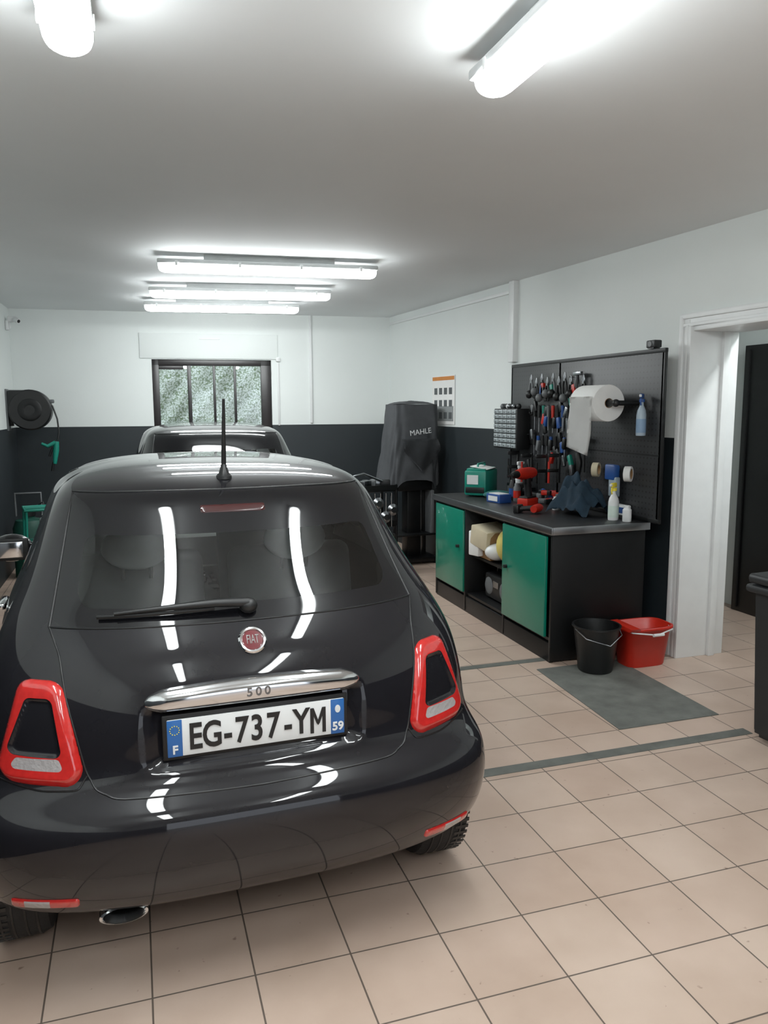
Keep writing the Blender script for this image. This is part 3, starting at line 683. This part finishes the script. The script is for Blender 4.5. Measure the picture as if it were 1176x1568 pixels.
mb.tube([(-.04,0,.19),(-.05,0,.12),(-.065,0,.05)],[.026,.021,.024],BLK,12); mb.box((-.055,0,.027),(.13,.075,.05),RED,.01); mb.box((-.055,0,.052),(.11,.06,.02),BLK,.006); mb.box((-.015,0,.15),(.012,.014,.03),BLK,.004)
mb.done('cordless_drill',(2.86,5.38,.918),-2.6,scale=(1.3,1.3,1.3))
mb=MB()
mb.tube([(-.11,0,.05),(-.06,0,.05),(.02,0,.05),(.07,0,.05)],[.03,.036,.036,.02],RED,16); mb.tube([(-.04,.02,.05),(-.05,.09,.045),(-.06,.14,.04)],[.026,.022,.024],BLK,12); mb.box((-.06,.16,.04),(.12,.05,.07),BLK,.01)
mb.done('impact_driver',(2.80,5.03,.914),.7,scale=(.85,.85,.85))
def cl(u,v):
    a=u-.5;b=v-.5; z=.13+.10*math.cos(a*3.6)*math.cos(b*2.4)+.055*math.exp(-((b-.18)**2+a*a)*50)+.028*math.sin(a*19+b*9)+.022*math.sin(b*23-a*7)
    z*= max(.05,1-3.0*max(0,(abs(a)-.30))-3.0*max(0,abs(b)-.33)); return (a*.26+.02*math.sin(b*9),b*.38,max(.006,z))
mb=MB(); mb.grid(cl,44,44,NAVY,thick=.004); mb.done('work_cloth',(3.05,4.90,.916),.2)
mb=MB()
for k in range(18):
    x=random.uniform(3.12,3.17);y=random.uniform(5.28,5.78); c=random.choice([BLK,GREYP,STEEL,BLKM,RED,BLKM]); a=random.uniform(0,3)
    mb.box((x,y,.942+.03*(k%3)),(.12,.03,.04),c,.008,rot=a)
for k in range(4): mb.lathe([(0,0),(.022,0),(.022,.09),(.01,.10),(0,.10)],random.choice([BLK,BLUE,WHP,GREYP]),T(3.21,5.30+.13*k,.918),16)
mb.done('bench_clutter')
mb=MB(); yb=7.87
def pbox(y,z,sy,sz,m,o=0): mb.box((-.004-o,y-yb,z),(.003,sy,sz),m)
pbox(yb,1.765,.55,.52,PAPER); pbox(yb,1.995,.53,.04,mat('poster_orange','#C77A30',.6),.002); pbox(yb,1.62,.50,.16,mat('poster_grey','#8A8E8E',.6),.002)
for i in range(4):
    for j in range(3): pbox(yb-.18+.12*i,1.60+.13*j,.07,.07,mat('poster_ink','#4E5254',.7),.0035)
mb.done('wall_poster',(XR(yb)-.003,yb,0),math.atan(.0664))
mb=MB(); P=[(0,.004),(.105,0),(.11,.01),(.145,.29),(.155,.29),(.155,.30),(.142,.30),(.104,.015),(0,.012)]
mb.lathe(P,BLK,None,36); mb.tube([(-.155,0,.285),(-.13,-.09,.24),(0,-.16,.20),(.13,-.09,.24),(.155,0,.285)],.004,STEEL,8); mb.done('black_bucket',(2.775,4.195,.005))
def rr(k,n,a,b,p=4): t=2*PI*k/n; c,s=math.cos(t),math.sin(t); return (a*abs(c)**(2/p)*(1 if c>0 else -1),b*abs(s)**(2/p)*(1 if s>0 else -1))
mb=MB()
lev=[(.14,.085,.0),(.145,.09,.01),(.175,.115,.25),(.19,.13,.25),(.19,.13,.27),(.173,.113,.27),(.138,.083,.015)]
def tub(u,v):
    L=v*(len(lev)-1); i=min(int(L),len(lev)-2); t=L-i; a,b,z=[lev[i][q]*(1-t)+lev[i+1][q]*t for q in range(3)]; x,y=rr(round(u*48),48,a,b); return (x,y,z)
mb.grid(tub,48,len(lev)-1,RED,wrap=True); mb.box((0,0,.012),(.24,.14,.012),RED)
mb.prism([(-.19,-.13,.26),(-.10,-.13,.26),(-.12,-.155,.285),(-.18,-.155,.285)],(0,.25,0),RED,.003)
mb.tube([(-.19,0,.26),(-.15,-.12,.25),(0,-.165,.235),(.15,-.12,.25),(.19,0,.26)],.005,WHP,8); mb.cyl((-.03,-.165,.236),(.05,-.163,.236),.010,WHP)
mb.done('mop_bucket',(3.14,4.225,.0))
mb=MB(); BINM=mat('dark_grey_bin_plastic','#16181A',.5)
tb=bmesh.new(); a=[tb.verts.new(p) for p in [(-.23,-.24,.03),(.23,-.24,.03),(.23,.23,.03),(-.23,.23,.03)]]; b=[tb.verts.new(p) for p in [(-.25,-.27,.82),(.25,-.27,.82),(.25,.25,.82),(-.25,.25,.82)]]
tb.faces.new(a[::-1]); tb.faces.new(b)
for k in range(4): tb.faces.new((a[k],a[(k+1)%4],b[(k+1)%4],b[k]))
bmesh.ops.bevel(tb,geom=list(tb.edges),offset=.03,segments=3,affect='EDGES'); mb.merge(tb,BINM)
mb.box((0,-.01,.80),(.54,.56,.04),BINM,.015); mb.box((0,-.01,.85),(.52,.56,.05),BINM,.02,seg=3); mb.cyl((-.24,.29,.84),(.24,.29,.84),.016,BINM)
for s in (-1,1): mb.lathe([(0,-.02),(.09,-.02),(.1,-.01),(.1,.01),(.09,.02),(0,.02)],RUB,T(s*.20,.22,.10)@RY(PI/2),28)
mb.done('wheelie_bin',(3.17,2.80,0),-1.5)
# ------------------------------------------------------------------ machine with cover
mb=MB()
def cov(u,v):
    t=2*PI*u; zz=.92+.80*v
    wx=.285*(1-.13*v)+.02*(1-v)**2; wy=.22*(1-.15*v)
    x,y=rr(round(u*72),72,wx,wy,5)
    n=.010*math.sin(9*t+6*v)+.010*math.sin(17*t-9*v)*(1-v)+.015*math.sin(3*t+5*v)*(1-v)
    k=1+n/.25; hem=-.05*(1-v)**6*(1+math.sin(5*t)); return (x*k+.035*(v-.5),y*k+.0,zz+hem)
mb.grid(cov,72,30,GREYC,wrap=True)
def covtop(u,v):
    x,y=rr(round(u*72),72,.248*(1-v),.187*(1-v),5); return (x+.0175,y,1.72+.035*math.sin(v*PI/2)+.006*math.sin(12*u+8*v))
mb.grid(covtop,72,6,GREYC,wrap=True)
mb.grid(lambda u,v:(-.20+.42*u+.03*v,-.245-.02*math.sin(v*PI)-.008*math.sin(u*11+v*4),1.36-.36*v*(.35+.65*(1-abs(2*u-1)))),16,10,GREYC,thick=.004)
mb.text('MAHLE',.080,T(.02,-.242,1.43)@RX(PI/2)@RZ(.12),WHP,.001,off=0)
mb.box((0,0,.86),(.40,.32,.12),BLKM,.01)
for sx in (-.17,.17): mb.box((sx,0,.45),(.04,.04,.80),BLKM,.004)
mb.box((.02,0,.45),(.16,.16,.80),BLKM,.01)
mb.box((0,0,.05),(.5,.44,.05),BLKM,.01); mb.box((0,0,.32),(.46,.38,.02),BLKM,.004); mb.box((.20,0,.55),(.04,.34,.5),GREYP,.01)
for sx in (-.22,.22):
    for sy in (-.19,.19): mb.lathe([(0,-.012),(.04,-.012),(.04,.012),(0,.012)],RUB,T(sx,sy,.04)@RY(PI/2),20)
mb.done('covered_diagnostic_machine',(2.84,7.95,0),.08)
mb=MB()
for sx in (-.22,.22):
    for sy in (-.18,.18): mb.cyl((sx,sy,.06),(sx,sy,.92),.013,BLKM,seg=10); mb.sph((sx,sy,.04),.04,RUB)
for z in (.14,.5,.86):
    mb.box((0,0,z),(.46,.38,.02),BLKM,.004); mb.box((0,-.19,z+.03),(.46,.008,.05),BLKM)
for k in range(9): mb.box((random.uniform(-.17,.17),random.uniform(-.12,.12),random.choice([.18,.54,.90])+.02),(.1,.07,.08),random.choice([BLK,STEEL,GREYP,BLKM]),.01,rot=random.uniform(0,3))
mb.tube([(-.22,-.1,.92),(-.26,-.1,1.0),(-.1,-.1,1.03),(.1,-.1,.95)],.012,STEEL,8)
for k in range(6): mb.cyl((-.15+.06*k,-.22,.50),(-.15+.06*k,-.22,.84),.009,CHR,seg=10)
for k in range(5): mb.lathe([(.0,0),(.05,0),(.06,.02),(.03,.05),(0,.05)],STEEL,T(-.16+.08*k,-.215,.60+.07*(k%3))@RX(PI/2),18)
for k in range(4): mb.cyl((-.14+.09*k,-.215,.18),(-.14+.09*k,-.215,.44),.010,STEEL,seg=10)
mb.done('tool_trolley',(2.26,7.55,0),.1)
# ------------------------------------------------------------------ left/back items
mb=MB()
mb.lathe([(0,-.10),(.20,-.10),(.215,-.085),(.215,.085),(.20,.10),(0,.10)],BLK,T(0,0,0)@RX(PI/2),40)
mb.lathe([(.05,.10),(.10,.108),(.12,.10)],BLKM,T(0,0,0)@RX(PI/2),30); mb.box((-.09,0,.10),(.26,.19,.22),BLK,.03); mb.box((-.225,0,0),(.02,.16,.44),GREYP,.004); mb.box((-.2,0,0),(.05,.06,.34),BLKM,.004)
mb.tube([(.16,-.02,.10),(.22,-.02,.04),(.26,-.03,-.10),(.27,-.04,-.24),(.24,-.05,-.40)],.009,BLK,8)
mb.box((.215,-.02,.09),(.05,.04,.04),GREYP,.01)
mb.tube([(.24,-.05,-.34),(.23,-.05,-.44),(.21,-.05,-.58)],[.026,.032,.020],TEAL,10); mb.tube([(.23,-.05,-.35),(.15,-.06,-.39),(.09,-.06,-.36)],[.024,.02,.015],TEAL,10); mb.tube([(.20,-.05,-.40),(.16,-.05,-.50)],.012,BLK,8); mb.cyl((.20,-.05,-.56),(.18,-.05,-.66),.014,BLK)
mb.done('hose_reel',(-1.045,9.15,1.68))
mb=MB()
mb.box((0,0,.035),(.10,.07,.06),WHP,.012); mb.box((-.035,0,-.02),(.03,.03,.08),WHP,.006); mb.cyl((.03,-.03,.03),(.07,-.07,.01),.028,WHP); mb.cyl((.07,-.07,.01),(.072,-.072,.009),.018,BLK); mb.box((-.055,0,-.03),(.03,.07,.10),WHP,.004); mb.done('security_camera',(-1.205,9.45,2.62))
mb=MB()
mb.tube([(-.18,-.15,.80),(.18,-.15,.80),(.18,.15,.80),(-.18,.15,.80)],.013,TEAL,8,closed=True); mb.box((0,.08,.80),(.34,.12,.015),TEAL,.004)
for sx in (-1,1):
    for sy in (-1,1): mb.tube([(sx*.17,sy*.14,.79),(sx*.20,sy*.15,.02)],.011,TEAL,8); mb.sph((sx*.20,sy*.15,.018),.016,BLK)
mb.box((0,0,.50),(.36,.28,.015),TEAL,.004)
mb.done('green_stand',(-.80,7.6,0),.2)
mb=MB(); mb.box((0,0,.11),(.16,.12,.20),WHP,.03,seg=4); mb.cyl((-.04,0,.21),(-.04,0,.24),.022,WHP); mb.tube([(.0,0,.21),(.01,0,.25),(.07,0,.25),(.07,0,.21)],.010,WHP,8); mb.done('jerrycan',(-.77,7.58,.509),.3)
mb=MB(); mb.lathe([(0,0),(.16,0),(.16,.5),(.13,.58),(.05,.60),(.05,.66),(0,.66)],mat('compressor_green','#14463A',.5),None,32); mb.lathe([(.02,.60),(.06,.62),(.06,.70),(.0,.72)],BLK,None,24)
mb.tube([(.05,0,.70),(.14,-.05,.76),(.18,-.1,.6),(.12,-.15,.4)],.009,BLK,8); mb.tube([(-.12,0,.62),(-.12,0,.85),(.12,0,.85),(.12,0,.62)],.010,GREYP,8); mb.done('pressure_sprayer',(-1.05,8.5,0))
# ------------------------------------------------------------------ world + camera
w=bpy.data.worlds.new('world'); bpy.context.scene.world=w; w.use_nodes=True
bg=w.node_tree.nodes['Background']; bg.inputs[0].default_value=(.84,.90,1.0,1); bg.inputs[1].default_value=1.3
sc=bpy.context.scene
sc.view_settings.view_transform='Standard'; sc.view_settings.exposure=.58; sc.view_settings.gamma=1.10; sc.view_settings.look='None'
pi_,ya,ro=.1354,.3099,.0046
F=Vector((math.sin(ya)*math.cos(pi_),math.cos(ya)*math.cos(pi_),-math.sin(pi_))); R=Vector((math.cos(ya),-math.sin(ya),0)); U=R.cross(F)
R2=R*math.cos(ro)-U*math.sin(ro); U2=U*math.cos(ro)+R*math.sin(ro)
cd=bpy.data.cameras.new('camera'); co=bpy.data.objects.new('camera',cd); bpy.context.collection.objects.link(co)
cd.sensor_fit='VERTICAL'; cd.sensor_height=36; cd.lens=36*1187.14/1568; cd.clip_start=.02
M=Matrix(((R2.x,U2.x,-F.x,0),(R2.y,U2.y,-F.y,0),(R2.z,U2.z,-F.z,1.70),(0,0,0,1))); co.matrix_world=M
sc.camera=co
